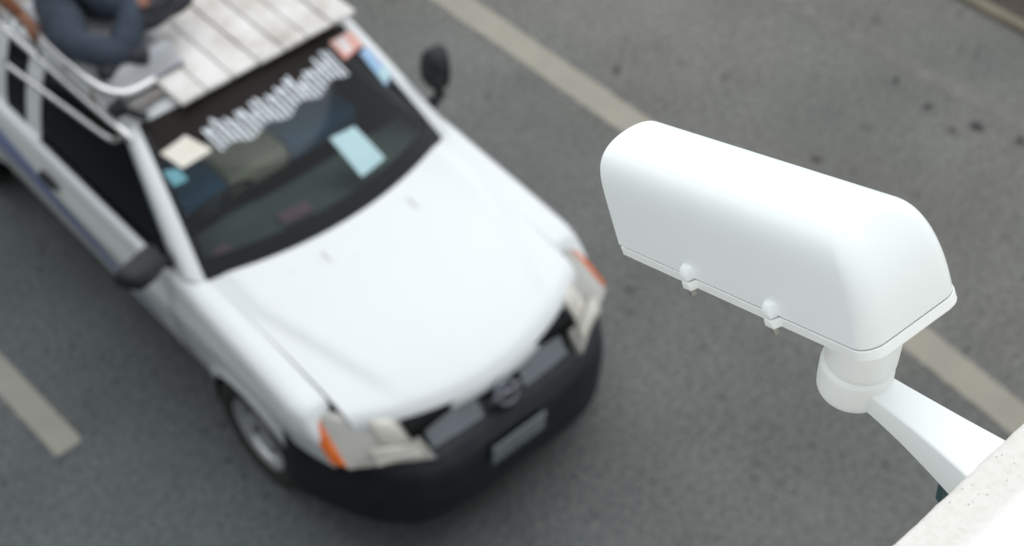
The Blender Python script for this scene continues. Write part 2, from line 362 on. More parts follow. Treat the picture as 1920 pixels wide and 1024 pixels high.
bpart('deck', (-14, 14, -2.6, -0.062, 4.4, 5.10), M_wallpaint, 0)
for x in (9.6,): bpart('pier', (x - .35, x + .35, -1.6, -0.8, 0, 4.398), M_wallpaint, 0.02)

# ------------------------------------------------------------------ security camera (foreground)
cct = empty('security_camera', (0.7797, 0.317, 5.58))
tag(cct, 'white security camera housing on a bracket arm fixed to the parapet', 'security camera')
cct_inv = Matrix.Translation(-Vector(cct.location))
HP = Vector((0.7960297, 0.5686067, 5.6268648))
HR = Matrix.Rotation(R(80.07065), 4, 'Z') @ Matrix.Rotation(R(25.89295), 4, 'Y') @ Matrix.Rotation(R(-6.94492), 4, 'X')
HM = cct_inv @ Matrix.Translation(HP) @ HR
HL, HW, HH, HA, HPX, HS, HRR, HRC, HT = 0.3617, 0.1027, 0.0996, 0.0101, 8.2583, -0.0237, 0.0384, 0.0193, 0.0086
def ring_outline(hw, xr, xf_, r, n=10):
    """from the front edge of the near side round the rear to the front edge of the far side"""
    r = min(r, hw); P = [(lerp(xf_, xr + r, i / 12), hw) for i in range(13)]
    P += [(xr + r - r * math.sin(k * math.pi / 2 / n), hw - r + r * math.cos(k * math.pi / 2 / n)) for k in range(1, n + 1)]
    P += [(xr, lerp(hw - r, -(hw - r), i / 6)) for i in range(1, 6)]
    P += [(xr + r - r * math.cos(k * math.pi / 2 / n), -(hw - r) - r * math.sin(k * math.pi / 2 / n)) for k in range(0, n + 1)]
    P += [(lerp(xr + r, xf_, i / 12), -hw) for i in range(1, 13)]
    return P
def housing():
    V, F = [], []; n = 44; rows = []
    for j in range(n + 1):
        k = j / n; t = 1 - (1 - k) ** 2.6
        hw = (HW / 2 - HA * t) * max(0.0, 1 - t ** HPX) ** 0.46
        xr = -HL / 2 + HS * t + HRR * t ** 2.77
        hw = max(hw, 0.0003)
        o = ring_outline(hw, xr, HL / 2, HRC)
        rows.append(len(V)); V += [(x, y, HH * t + 0.0008) for x, y in o]
    m = len(o)
    for j in range(n):
        for i in range(m - 1): F.append((rows[j] + i, rows[j] + i + 1, rows[j + 1] + i + 1, rows[j + 1] + i))
    top = rows[n]; F.append(tuple(range(top, top + m)))
    # inner turn of the front rim
    b = len(V)
    for j in range(n + 1):
        for i in (0, m - 1):
            x, y, z = V[rows[j] + i]; V.append((x - 0.022, y * 0.965, z * 0.985))
    for j in range(n):
        F.append((rows[j], rows[j + 1], b + 2 * j + 2, b + 2 * j)); F.append((rows[j] + m - 1, rows[j + 1] + m - 1, b + 2 * j + 3, b + 2 * j + 1))
    return [HM @ Vector(v) for v in V], F
v, f = housing(); obj('housing_cover', v, f, M_cctv, cct, angle=50)
# front bezel and pane inside the hood
v, f = [], []
for j in range(30):
    t = 1 - (1 - j / 29) ** 2; hw = (HW / 2 - HA * t) * max(0, 1 - t ** HPX) ** 0.46 * 0.962
    for s in (1, -1): v.append(HM @ Vector((HL / 2 - 0.021, s * hw, HH * t * 0.982)))
    if j: f.append((2 * j - 2, 2 * j - 1, 2 * j + 1, 2 * j))
fb = obj('front_bezel', v, f, M_cctv2, cct)
pv, pf = xf(boxm(HL / 2 - 0.020, HL / 2 - 0.017, -0.034, 0.034, 0.016, 0.078), HM); obj('front_pane', pv, pf, M_glasspane, fb, smooth=False)
# tray below the cover with a shadow gap between
def slab(o, z0, z1, inset):
    V = []; m = len(o); cx = 0
    for z, e in ((z1, inset), (z1 - 0.0006, 0), (z0 + 0.0008, 0), (z0, inset * 1.4)):
        for x, y in o:
            L_ = math.hypot(x, y); V.append((x * (1 - e / max(abs(x), .05)) if abs(x) > .1 else x, y - math.copysign(e, y), z))
    F = []
    for j in range(3):
        for i in range(m): F.append((j * m + i, j * m + (i + 1) % m, (j + 1) * m + (i + 1) % m, (j + 1) * m + i))
    F.append(tuple(range(m))); F.append(tuple(range(3 * m, 4 * m)))
    return [HM @ Vector(v) for v in V], F
tray_out = ring_outline(HW / 2 + 0.0007, -HL / 2 - 0.0007, HL / 2 - 0.003, HRC)
v, f = slab(tray_out, -HT - 0.0018, -0.0003, 0.0005); tray = obj('base_tray', v, f, M_cctv2, cct, angle=22)
v, f = slab(ring_outline(HW / 2 - 0.0012, -HL / 2 + 0.0012, HL / 2 - 0.006, HRC - .001), -0.002, 0.003, 0.0); obj('gasket', v, f, M_dark, tray, smooth=False)
def lug(xc, s, w0, w1, d, z0, z1, slope, m, parent, name):
    """a latch lug that grows out of the side"""
    y0 = HW / 2 - 0.004; V = []
    for z, dd, ww in ((z0, d, w1), (lerp(z0, z1, .55), d * .96, w1), (z1, d * slope, w1 * .8)):
        for x, y in ((xc - w0, y0), (xc - ww, y0 + .004 + dd), (xc + ww, y0 + .004 + dd), (xc + w0, y0)): V.append(HM @ Vector((x, s * y, z)))
    F = [(0, 1, 2, 3), (8, 9, 10, 11)]
    for j in range(2):
        for i in range(4): F.append((j * 4 + i, j * 4 + (i + 1) % 4, (j + 1) * 4 + (i + 1) % 4, (j + 1) * 4 + i))
    return obj(name, V, F, m, parent, bevel=0.0008)
for s in (1, -1):
    for xc in (0.060, -0.062):
        lg = lug(xc, s, 0.0095, 0.0055, 0.0075, 0.0010, 0.0125, 0.45, M_cctv, cct, 'latch')
        lug(xc, s, 0.0102, 0.0060, 0.0080, -0.0090, -0.0006, 0.96, M_cctv2, lg, 'latch_base')
        v, f = lathem([(0.0, -0.0175), (0.0026, -0.0175), (0.0034, -0.0165), (0.0034, -0.007)], 16)
        obj('bolt', [HM @ (Vector(q) + Vector((xc, s * (HW / 2 + 0.0034), 0))) for q in v], f, M_bolt, lg)
# neck, collar and arm
NX, NY = 0.7797, 0.4571
nl = (0.0, NY - 0.317, -5.58)
v, f = lathem([(0.0, 5.676), (0.030, 5.676), (0.0312, 5.66), (0.0316, 5.635), (0.0312, 5.615), (0.0308, 5.610), (0.0298, 5.6078), (0.0285, 5.6068), (0.0, 5.6068)], 64, c=nl); obj('neck', v, f, M_cctv2, cct, angle=40)
v, f = lathem([(0.0270, 5.6088), (0.0285, 5.6068), (0.0296, 5.6062), (0.0300, 5.6048), (0.0310, 5.6046), (0.0316, 5.6030), (0.0319, 5.600), (0.0320, 5.594), (0.0321, 5.580), (0.0318, 5.5735), (0.0305, 5.571), (0.0, 5.571)], 64, c=(nl[0] - .0008, nl[1] + .0010, nl[2])); obj('collar', v, f, M_cctv2, cct, angle=60)
def arm():
    st = [(0.462, .0140, .0140, 5.5930, 5.5730), (0.436, .0155, .0145, 5.5935, 5.5720), (0.415, .0170, .0158, 5.5945, 5.5705), (0.390, .0190, .0180, 5.5955, 5.5675), (0.360, .0225, .0208, 5.5965, 5.5630), (0.335, .0258, .0240, 5.597, 5.5585), (0.3171, .0285, .0265, 5.597, 5.554)]
    V, F = [], []; r = 0.0028
    for y, wl, wr, zt, zb in st:
        o = []
        for cx, cz, a in ((NX + wr - r, zt - r, 0), (NX - wl + r, zt - r, 90), (NX - wl + r - .0012, zb + r, 180), (NX + wr - r - .003, zb + r, 270)):
            for k in range(5):
                w = R(a + 90 * k / 4); o.append((cx + r * math.cos(w), y, cz + r * math.sin(w)))
        V += [cct_inv @ Vector(p) for p in o]; m = len(o)
    for j in range(len(st) - 1):
        for i in range(m): F.append((j * m + i, j * m + (i + 1) % m, (j + 1) * m + (i + 1) % m, (j + 1) * m + i))
    F.append(tuple(range(m)))
    return obj('arm', V, F, M_cctv, cct, angle=50)
arm_o = arm()
v, f = xf(boxm(NX - .045, NX + .045, 0.3168, 0.3205, 5.505, 5.612), cct_inv); obj('wall_plate', v, f, M_cctv2, arm_o, bevel=.0012)
v, f = tubem([Vector((NX - .012, .347, 5.567)), Vector((NX - .014, .346, 5.553)), Vector((NX - .0145, .345, 5.549)), Vector((NX - .015, .344, 5.535))], [.006, .006, .0072, .0072], 12); gl = obj('cable_gland', [cct_inv @ q for q in v], f, M_gland, arm_o, angle=40)
v, f = tubem(smoothpath([(NX - .015, .344, 5.537), (NX - .018, .339, 5.50), (NX - .012, .330, 5.46), (NX, .325, 5.40), (NX, .3245, 5.2), (NX, .3245, 4.65)]), .0045, 10); obj('cable', [cct_inv @ q for q in v], f, M_gland, gl)

# ------------------------------------------------------------------ pickup truck (local: x to its own left, y towards the rear, z up)
truck = empty('pickup_truck', (2.99586, 3.46272, 0), -0.02536)
tag(truck, 'white pickup truck with black bumper and plank roof rack driving along the road', 'pickup truck')

def zc(y):
    t = clamp((y - .13) / 1.11, 0, 1.3); return .90 + .10 * t + .06 * (1 - (1 - min(t, 1)) ** 3)
def zt(y):
    a = zc(y) - .047; b = 1.035
    if y < .52: a = interp(((.20, .70), (.28, .75), (.40, .81), (.46, .862), (.52, .928)), y)
    return lerp(a, b, sstep(1.30, 1.65, y))
def wid(y):
    return .868 * clamp((y - .04) / .56) ** .12 if y < .6 else .868 - .012 * sstep(3.5, 5.1, y)
ARCH = (1.0, 3.98)
def zb(y):
    z = .66 if y < .64 else .40
    for c in ARCH:
        if abs(y - c) < .37: z = max(.40, .32 + math.sqrt(max(0, .365 ** 2 - (y - c) ** 2)))
    return z
def side_x(y, z):
    w = wid(y)
    f = .038 * clamp((z - .82) / .23) ** 1.6 + .055 * clamp((.74 - z) / .34) ** 1.5 - .012 * math.exp(-((z - .80) / .05) ** 2)
    x = w * (1 - f)
    for c in ARCH:
        d = math.hypot(y - c, z - .32)
        if z > .3: x += .022 * math.exp(-((d - .365) / .045) ** 2)
    return x
def stations():
    ys = [.36, .40, .43, .46, .48, .50, .52, .56, .60]
    for c in ARCH: ys += [c + .369 * math.cos(math.pi * k / 18) for k in range(19)]
    ys += [1.45, 1.55, 1.65, 1.8, 2.0, 2.2, 2.4, 2.6, 2.8, 3.0, 3.2, 3.4, 3.5, 4.45, 4.6, 4.8, 4.95, 5.05, 5.10]
    return sorted(set(round(y, 4) for y in ys))
def body_side(s):
    V, F = [], []; ys = stations(); K = 16
    for y in ys:
        t = zt(y); b = zb(y); xin = min(lerp(.702, .735, sstep(1.2, 1.7, y)) if y > .5 else interp(((.25, .79), (.40, .80), (.46, .765), (.50, .702)), y), wid(y) * .985)
        xs = max(side_x(y, t - .07), xin + .008)
        P = [(xin, t - .02), (xin, t), (lerp(xin, xs, .45), t - .001), (lerp(xin, xs, .76), t - .009), (lerp(xin, xs, .94), t - .030), (xs, t - .07)]
        for k in range(1, K + 1):
            z = lerp(t - .07, b, k / K); P.append((side_x(y, z), z))
        P.append((side_x(y, b) - .03, b + .004))
        V += [(s * x, y, z) for x, z in P]; m = len(P)
    F = [(j * m + i, j * m + i + 1, (j + 1) * m + i + 1, (j + 1) * m + i) for j in range(len(ys) - 1) for i in range(m - 1)]
    return V, F
body = obj('body', *join(body_side(-1), body_side(1)), M_white, truck, angle=45)
# dark structure behind the openings
obj('chassis', *join(boxm(-.60, .60, .30, 5.0, .24, .58), boxm(-.50, .50, .16, .34, .30, .86), boxm(-.66, .66, .30, .62, .30, .80), boxm(-.80, .80, 1.42, 3.50, .385, .47), boxm(-.80, .80, 4.40, 5.06, .40, .52)), M_dark, truck, smooth=False)
for c in ARCH:
    for s in (-1, 1):
        v, f = lathem([(.368, s * .845), (.385, s * .60), (.0, s * .58)], 20, axis='X', c=(0, c, .32), a0=-.25, a1=math.pi + .25); obj('wheel_well', v, f, M_dark, truck)
# hood
def hood_pt(a, b, dz=0):
    u = a * 2 - 1; v = b
    x = u * lerp(.688, .712, v); yf = .125 + .215 * u * u; yr = 1.232 + .165 * u * u
    y = lerp(yf, yr, v); z = zc(y) - .043 * u * u + .004
    cr = lerp(.40, .66, clamp((y - .1) / 1.0)); z += .017 * (1 - sstep(cr - .035, cr + .035, abs(x))) * sstep(0, .25, v)
    z -= .060 * math.exp(-v / .022)
    return (x, y, z + dz)
v, f = grid(hood_pt, 48, 48)
# turned-down rim
n = len(v); rim = [i for i in range(49)] + [49 * j + 48 for j in range(1, 49)] + [49 * 48 + i for i in range(47, -1, -1)] + [49 * j for j in range(47, 0, -1)]
v += [(v[i][0] * .996, v[i][1] + (.004 if v[i][1] < .5 else 0), v[i][2] - .03) for i in rim]
f += [(rim[k], rim[(k + 1) % len(rim)], n + (k + 1) % len(rim), n + k) for k in range(len(rim))]
hood = obj('hood', v, f, M_white, truck, angle=55)
for x, y in ((-.235, 1.12), (.30, 1.12)):
    z = zc(y) + .019; obj('washer_nozzle', *tubem([(x, y - .05, z - .006), (x, y - .03, z + .002), (x, y + .03, z + .004), (x, y + .045, z - .004)], [.001, .002, .002, .001], 8), M_roofd, hood)

# windshield
def ws(u, v, d=0.0):
    x = u * lerp(.735, .590, v); y = lerp(1.245, 1.985, v) + u * u * lerp(.165, .075, v); z = lerp(1.068, 1.552, v) - u * u * lerp(.046, .03, v) + .028 * math.sin(math.pi * v)
    return (x, y - d * .57, z + d * .82)
def wsx(x, v, d=0.0): return ws(x / lerp(.735, .590, v), v, d)
v, f = grid(lambda a, b: ws(a * 2 - 1, b), 32, 20); wshield = obj('windshield', v, f, M_glass, truck)
v, f = join(grid(lambda a, b: ws(a * 2 - 1, lerp(-.03, .105 + .02 * (a * 2 - 1) ** 2, b), .003), 32, 3), grid(lambda a, b: ws(lerp(-1, -.955, a), lerp(.07, 1, b), .003), 2, 16), grid(lambda a, b: ws(lerp(.945, 1, a), lerp(.07, 1, b), .003), 2, 16)); obj('glass_border', v, f, M_frit, wshield)
v, f = grid(lambda a, b: ws(lerp(-.958, .948, a), lerp(.735, .995, b), .003), 32, 5); obj('sun_strip', v, f, M_strip, wshield)
def sticker(name, corners, m, d=.006, n=6, mats=None):
    (x0, v0), (x1, v1), (x2, v2), (x3, v3) = corners
    def pt(a, b):
        x = lerp(lerp(x0, x1, a), lerp(x3, x2, a), b); q = lerp(lerp(v0, v1, a), lerp(v3, v2, a), b); return wsx(x, q, d)
    V, F = grid(pt, n, n); return obj(name, V, F, m, wshield), pt
sticker('sticker', ((-.585, .775), (-.440, .815), (-.375, .670), (-.540, .640)), M_cream)
sticker('sticker', ((-.625, .668), (-.560, .650), (-.548, .568), (-.620, .560)), M_cyan2)
_, pt = sticker('sticker', ((.470, .885), (.670, .860), (.664, .745), (.485, .735)), M_red)
obj('sticker', *grid(lambda a, b: pt(.15 + .3 * a, .08 + .8 * b)[:2] + (pt(.15 + .3 * a, .08 + .8 * b)[2] + .002,), 2, 2), M_redw, wshield)
_, pt = sticker('sticker', ((.585, .715), (.672, .710), (.684, .484), (.600, .455)), M_blue)
obj('sticker', *grid(lambda a, b: pt(.1 + .8 * a, .66 + .3 * b)[:2] + (pt(.1 + .8 * a, .66 + .3 * b)[2] + .002,), 2, 2), M_cyan, wshield)
sticker('paper', ((.150, .415), (.305, .392), (.352, .150), (.180, .145)), M_cyan)
# tall slanted white strokes of the windshield lettering
NS = 27; V, F = [], []
hts = [.9, .8, 1, .75, .95, .8, 1, .9, .62, .85, .95, .7, 1, .85, .95, .75, .9, 1, .7, .85, .95, .8, .7, .95, .8, 1.15, 1.1]
def stroke(x0, v0, x1, v1, w):
    def pt(a, b): return wsx(lerp(x0, x1, b) + (a - .5) * w, lerp(v0, v1, b), .006)
    return grid(pt, 1, 5)
prts = []
for i in range(NS):
    x = lerp(-.345, .435, i / (NS - 1)); base = .640 + .02 * math.sin(i * .9) + .03 * i / NS; top = base + .185 * hts[i]
    if i % 2 == 0: prts.append(stroke(x + .012, base, x - .012, top, .013))
    else: prts.append(stroke(x + .012, base, x - .014, top, .016))
    if i % 2 == 0 and i < NS - 1: prts.append(stroke(x - .012, top - .012, x + .020, top - .05, .014))
obj('lettering', *join(*prts), M_letter, wshield, smooth=False)

# interior seen through the glass
def dash_pt(a, b):
    u = a * 2 - 1; return (u * .69, lerp(1.33 + .10 * u * u, 1.80, b), lerp(1.01, .965, b) + .035 * math.sin(b * math.pi) - .20 * sstep(.85, 1, b) + (.03 * math.exp(-((u + .52) / .22) ** 2) * sstep(.45, .8, b)))
dash = obj('dashboard', *grid(dash_pt, 24, 16), M_dash, truck)
obj('card', *xf(boxm(-.085, .085, -.045, .045, 0, .006), Matrix.Translation((-.155, 1.475, 1.046)) @ Matrix.Rotation(R(-4), 4, 'Z')), M_pink, dash, smooth=False)
obj('card', *xf(boxm(-.045, .045, -.05, .05, 0, .006), Matrix.Translation((-.565, 1.50, 1.035)) @ Matrix.Rotation(R(4), 4, 'Z')), M_pink, dash, smooth=False)
obj('cab_floor', *join(boxm(-.74, .74, 1.36, 3.32, .50, .56), boxm(-.76, -.73, 1.5, 3.32, .5, 1.0), boxm(.73, .76, 1.5, 3.32, .5, 1.0)), M_dark, truck, smooth=False)
v, f = [], []
W_ = Matrix.Translation((-.37, 1.83, 1.0)) @ Matrix.Rotation(R(-58), 4, 'X')
ringp = [(.185 * math.cos(2 * math.pi * k / 32), .185 * math.sin(2 * math.pi * k / 32), 0) for k in range(33)]
obj('steering_wheel', *join(xf(tubem(ringp, .014, 8, False), W_), xf(tubem([(-.18, 0, 0), (0, 0, -.02), (.18, 0, 0)], .014, 8), W_), xf(tubem([(0, -.18, 0), (0, 0, -.02)], .014, 8), W_), xf(tubem([(0, 0, -.02), (0, 0, -.3)], .03, 8), W_)), M_black, truck)
def seat(x0, x1, m, hr=True):
    bs = []
    for b in ((x0, x1, 2.05, 2.55, .74, .88),): bs.append(boxm(*b))
    T = Matrix.Translation((0, 2.56, .84)) @ Matrix.Rotation(R(-14), 4, 'X')
    bs.append(xf(boxm(x0, x1, -.06, .07, 0, .52), T))
    if hr: bs.append(xf(boxm(lerp(x0, x1, .25), lerp(x0, x1, .75), -.04, .05, .54, .70), T))
    return obj('seat', *join(*bs), m, truck, bevel=.035)
seat(-.66, -.20, M_seatb); seat(.20, .66, M_seatb); seat(-.19, .19, M_beige, False)
obj('sun_visor', *xf(boxm(-.26, .30, -.03, .16, -.01, .01), Matrix.Translation((0.02, 1.90, 1.455)) @ Matrix.Rotation(R(30), 4, 'X')), M_beige, truck, bevel=.008)

# cab: roof, pillars, side glass
def roof_pt(a, b):
    u = a * 2 - 1; y = lerp(1.985 + .075 * u * u, 3.30, b)
    z = 1.556 - .022 * u * u - .075 * abs(u) ** 9 + .012 * math.sin(math.pi * b) - .05 * sstep(.93, 1, b)
    return (u * lerp(.612, .645, sstep(0, .12, b)), y, z)
roof = obj('roof', *grid(roof_pt, 32, 24), M_white, truck)
def edge_o(v): return Vector((lerp(.805, .650, v), lerp(1.56, 2.115, v), lerp(1.03, 1.480, v)))
def pillar(s):
    def pt(a, b):
        i = Vector(ws(1, b)); o = edge_o(b); p = i.lerp(o, a); p += Vector((.030, -.02, .022)) * math.sin(math.pi * a) ** .8; return (s * p.x, p.y, p.z)
    return grid(pt, 8, 18)
for s in (-1, 1): obj('windshield_pillar', *pillar(s), M_white, truck)
def cab_side(s, y0, y1, y0t, y1t, e=0.0):
    def pt(a, b):
        x = lerp(.803, .650, b) + .018 * math.sin(math.pi * b); z = lerp(1.03, 1.482, b); y = lerp(lerp(y0, y1, a), lerp(y0t, y1t, a), b); return (s * (x + e), y, z)
    return grid(pt, 8, 8)
for s in (-1, 1):
    door = obj('door', *grid(lambda a, b: (lambda y, z: (s * (side_x(y, z) + .006), y, z))(lerp(1.56, 2.86, a), lerp(.44, 0.962, b)), 24, 16), M_white, truck)
    obj('door_window', *cab_side(s, 1.565, 2.84, 2.12, 2.84, -.004), M_sidewin, door)
    obj('window_seal', *tubem([(s * .808, 1.60, 1.036), (s * .810, 2.2, 1.038), (s * .810, 2.84, 1.038)], .009, 8), M_black, door)
    obj('center_pillar', *cab_side(s, 2.84, 2.985, 2.84, 2.985, 0), M_white, truck)
    obj('quarter_window', *cab_side(s, 2.985, 3.20, 2.985, 3.20, -.004), M_sidewin, truck)
    obj('rear_pillar', *cab_side(s, 3.20, 3.32, 3.20, 3.30, 0), M_white, truck)
    hy = 2.70; hx = side_x(hy, .87)
    obj('door_handle_recess', *xf(lathem([(.0, .004), (.05, .004), (.062, .001)], 24), Matrix.Translation((s * (hx + .006), hy, .872)) @ Matrix.Rotation(R(90 * s), 4, 'Y') @ Matrix.Diagonal((.62, 1.7, 1, 1))), M_black, door)
    obj('handle', *tubem(smoothpath([(s * (hx + .008), hy - .085, .885), (s * (hx + .030), hy - .06, .885), (s * (hx + .030), hy + .06, .885), (s * (hx + .008), hy + .085, .885)]), .011, 8), M_black, door)
    # side stripe
    def stp(a, b):
        y = lerp(1.75, 3.48, a); c = interp(((1.75, .575), (2.3, .645), (2.8, .735), (3.5, .805)), y); h = interp(((1.75, .012), (2.3, .062), (2.8, .085), (3.5, .10)), y); z = c + (b - .5) * 2 * h
        return (s * (side_x(y, z) + .010), y, z)
    obj('stripe', *grid(stp, 30, 3), M_stripe, truck)
    # mirror
    mk, hkx, hkz = ((s * .965, 1.60, 1.150), 1.10, .72) if s < 0 else ((.905, 1.655, 1.255), .62, 1.55)
    mm = Matrix.Translation(mk) @ Matrix.Rotation(R(-14 * s), 4, 'Z') @ Matrix.Rotation(R(12), 4, 'X')
    V, F = [], []
    prof = [(-.10, .02, .03), (-.085, .075, .06), (-.04, .105, .078), (.0, .118, .086), (.03, .118, .086)]
    for yy, hx_, hz_ in prof:
        for k in range(20):
            w = 2 * math.pi * k / 20; cx, sz = math.cos(w), math.sin(w)
            V.append(mm @ Vector((hkx * hx_ * math.copysign(abs(cx) ** .6, cx), yy, hkz * hz_ * math.copysign(abs(sz) ** .6, sz))))
    for j in range(4):
        for k in range(20): F.append((j * 20 + k, j * 20 + (k + 1) % 20, j * 20 + 20 + (k + 1) % 20, j * 20 + 20 + k))
    F.append(tuple(range(20)))
    mir = obj('side_mirror', V, F, M_black, truck)
    obj('mirror_glass', [V[80 + k] + (mm.to_3x3() @ Vector((0, -.006, 0))) for k in range(20)], [tuple(range(20))], M_glasspane, mir)
    obj('mirror_arm', *tubem([(s * .79, 1.60, 1.07), (s * .85, 1.60, 1.10), (s * .90, 1.60, 1.13)], [.035, .03, .028], 10), M_black, mir)
# rear of the cab and the cargo bed
obj('cab_rear', *join(grid(lambda a, b: (lerp(-1, 1, a) * lerp(.80, .64, sstep(.5, 1, b)), 3.31 - .02 * b, lerp(.5, 1.50, b)), 8, 8)), M_white, truck)
obj('rear_window', *join(grid(lambda a, b: (lerp(-.56, .56, a), 3.325 - .02 * b, lerp(1.08, 1.42, b)), 4, 4)), M_sidewin, truck)
obj('cargo_bed', *join(boxm(-.70, .70, 3.42, 5.02, .60, .64), boxm(-.737, -.705, 3.42, 5.06, .60, 1.02), boxm(.705, .737, 3.42, 5.06, .60, 1.02), boxm(-.704, .704, 3.40, 3.44, .641, 1.02)), M_roofd, truck, smooth=False)
obj('tailgate', *boxm(-.74, .74, 5.03, 5.09, .60, 1.03), M_white, truck, bevel=.012)
obj('rear_bumper', *boxm(-.82, .82, 5.09, 5.20, .40, .56), M_bumper, truck, bevel=.03)
for s in (-1, 1): obj('tail_light', *boxm(min(s * .76, s * .84), max(s * .76, s * .84), 5.06, 5.115, .66, .95), mat('tail_lamp_red', (.4, .02, .02), .2), truck, bevel=.01)

# nose: grille, lamps, bumper, plate
def nose_y(x, z): return .10 + .50 * (abs(x) / .87) ** 4.5 + .10 * clamp((z - .66) / .22)
def patch(cs, bulge, n=8, thick=.03):
    c = [Vector(p) for p in cs]; nrm = ((c[1] - c[0]).cross(c[3] - c[0])).normalized()
    if nrm.z < 0: nrm = -nrm
    def pt(a, b):
        p = c[0].lerp(c[1], a).lerp(c[3].lerp(c[2], a), b); return p + nrm * bulge * (math.sin(math.pi * clamp(a, .0, 1)) * math.sin(math.pi * b)) ** .5
    V, F = grid(pt, n, n); k = len(V)
    rimi = list(range(n + 1)) + [(n + 1) * j + n for j in range(1, n + 1)] + [(n + 1) * n + i for i in range(n - 1, -1, -1)] + [(n + 1) * j for j in range(n - 1, 0, -1)]
    V += [Vector(V[i]) - nrm * thick for i in rimi]
    F += [(rimi[q], rimi[(q + 1) % len(rimi)], k + (q + 1) % len(rimi), k + q) for q in range(len(rimi))]
    return V, F
def mx(s, P): return [(s * x, y, z) for x, y, z in P]
for s in (-1, 1):
    hl = obj('headlight', *patch(mx(s, [(.480, .268, .858), (.776, .520, .902), (.800, .255, .752), (.452, .055, .715)]), .020, 10), M_lamp, truck, angle=60)
    obj('reflector', *patch(mx(s, [(.530, .262, .878), (.625, .330, .890), (.625, .215, .812), (.515, .150, .803)]), .010, 6, .006), M_reflector, hl, angle=60)
    obj('reflector', *patch(mx(s, [(.505, .132, .796), (.685, .240, .812), (.690, .175, .752), (.495, .085, .748)]), .008, 6, .006), M_reflector, hl, angle=60)
    obj('indicator', *patch(mx(s, [(.782, .478, .884), (.822, .562, .868), (.838, .330, .752), (.808, .266, .768)]), .006, 8), M_amber, truck, angle=60)
gr = obj('grille', *join(grid(lambda a, b: (lerp(-.50, .50, a), .225 + .09 * (2 * a - 1) ** 2 - .135 * b, lerp(.875, .67, b)), 12, 4), boxm(-.50, .50, .12, .24, .64, .70)), M_black, truck)
def gpanel(x0, x1):
    def pt(a, b):
        x = lerp(x0, x1, a); return (x, .168 + .03 * (x / .5) ** 2 - .085 * b, lerp(.838, .712, b))
    P = []
    nb = 5
    for k in range(nb):
        b0, b1 = k / nb, (k + .86) / nb
        A = [Vector(pt(a, b)) for b in (b0, b1) for a in (0, .33, .66, 1)]
        D = [p + Vector((0, .03, -.012)) for p in A]
        V = A + D
        F = [(i, i + 1, i + 5, i + 4) for i in range(3)] + [(0, 1, 9, 8), (1, 2, 10, 9), (2, 3, 11, 10), (4, 5, 13, 12), (5, 6, 14, 13), (6, 7, 15, 14), (0, 4, 12, 8), (3, 7, 15, 11)]
        P.append((V, F))
    return P
for x0, x1 in ((-.430, -.135), (.120, .405)):
    for V, F in gpanel(x0, x1): obj('grille_slat', V, F, M_grill, gr, smooth=False)
em = Matrix.Translation((-.008, .082, .795)) @ Matrix.Rotation(R(62), 4, 'X')
obj('emblem', *join(xf(tubem([(.062 * math.cos(2 * math.pi * k / 28), .056 * math.sin(2 * math.pi * k / 28), .012) for k in range(29)], .010, 8, False), em), xf(boxm(-.088, .088, -.014, .014, .004, .022), em), xf(lathem([(0, .0), (.058, .0), (.06, -.02)], 24), em)), M_emblem, gr)
def bump_pt(t, d, z):
    x = .885 * math.sin(t * math.pi / 2 * .999); y = .62 * (abs(x) / .885) ** 5.0
    if abs(t) > .93: y = lerp(y, .66, (abs(t) - .93) / .07)
    return (x * (1 - d * .42), y + d * (1 - .4 * abs(t)), z)
BP = [(.16, .235), (.05, .245), (.015, .275), (0, .33), (.012, .40), (.012, .42), (-.012, .44), (-.018, .50), (-.014, .575), (.0, .640), (.03, .680), (.070, .702), (.16, .712)]
def bumper():
    n = 60; V = []; F = []
    for i in range(n + 1):
        for d, z in BP: V.append(bump_pt(i / n * 2 - 1, d, z))
    m = len(BP); F = [(i * m + k, i * m + k + 1, (i + 1) * m + k + 1, (i + 1) * m + k) for i in range(n) for k in range(m - 1)]
    return V, F
bumper_o = obj('front_bumper', *bumper(), M_bumper, truck, angle=50)
pm = Matrix.Translation((-.035, -.034, .575)) @ Matrix.Rotation(R(6), 4, 'X')
plate = obj('number_plate', *xf(boxm(-.165, .165, -.005, .005, -.072, .072), pm), M_plate, bumper_o, bevel=.004)
for k, x in enumerate((-.135, -.105, -.06, .0, .04, .085, .125)):
    h = (.034, .030, .036, .036, .036, .036, .036)[k]
    obj('character', *join(xf(boxm(x - .011, x - .003, -.0075, -.0052, -h, h), pm), xf(boxm(x - .002, x + .012, -.0075, -.0052, h - .012 if k % 2 else -h, h if k % 2 else -h + .012), pm)), M_plate_ink, plate, smooth=False)

# wheels
def make_wheel(s, yc):
    w = empty('wheel', (0, 0, 0)); w.parent = truck; w.location = (s * .765, yc, .318)
    ty = obj('tyre', *lathem([(.205, -.075), (.235, -.095), (.29, -.102), (.312, -.088), (.318, -.05), (.318, .05), (.312, .088), (.29, .102), (.235, .095), (.205, .075)], 48, axis='X'), M_rubber, w)
    o = s * 1.0
    prof = [(.0, o * .045), (.035, o * .05), (.05, o * .04), (.09, o * .026), (.135, o * .034), (.16, o * .058), (.178, o * .045), (.196, o * .078), (.21, o * .086), (.212, o * .07), (.20, o * -.05), (.0, -o * .05)]
    rm = obj('rim', *lathem(prof, 40, axis='X'), M_rim, w, angle=50)
    for k in range(6):
        a = 2 * math.pi * k / 6 + .3
        obj('rim_hole', *xf(lathem([(.0, o * .004), (.020, o * .003)], 12, axis='X'), Matrix.Translation((o * .046, .145 * math.cos(a), .145 * math.sin(a)))), M_dark, rm)
    return w
for c in ARCH:
    for s in (-1, 1): make_wheel(s, c)

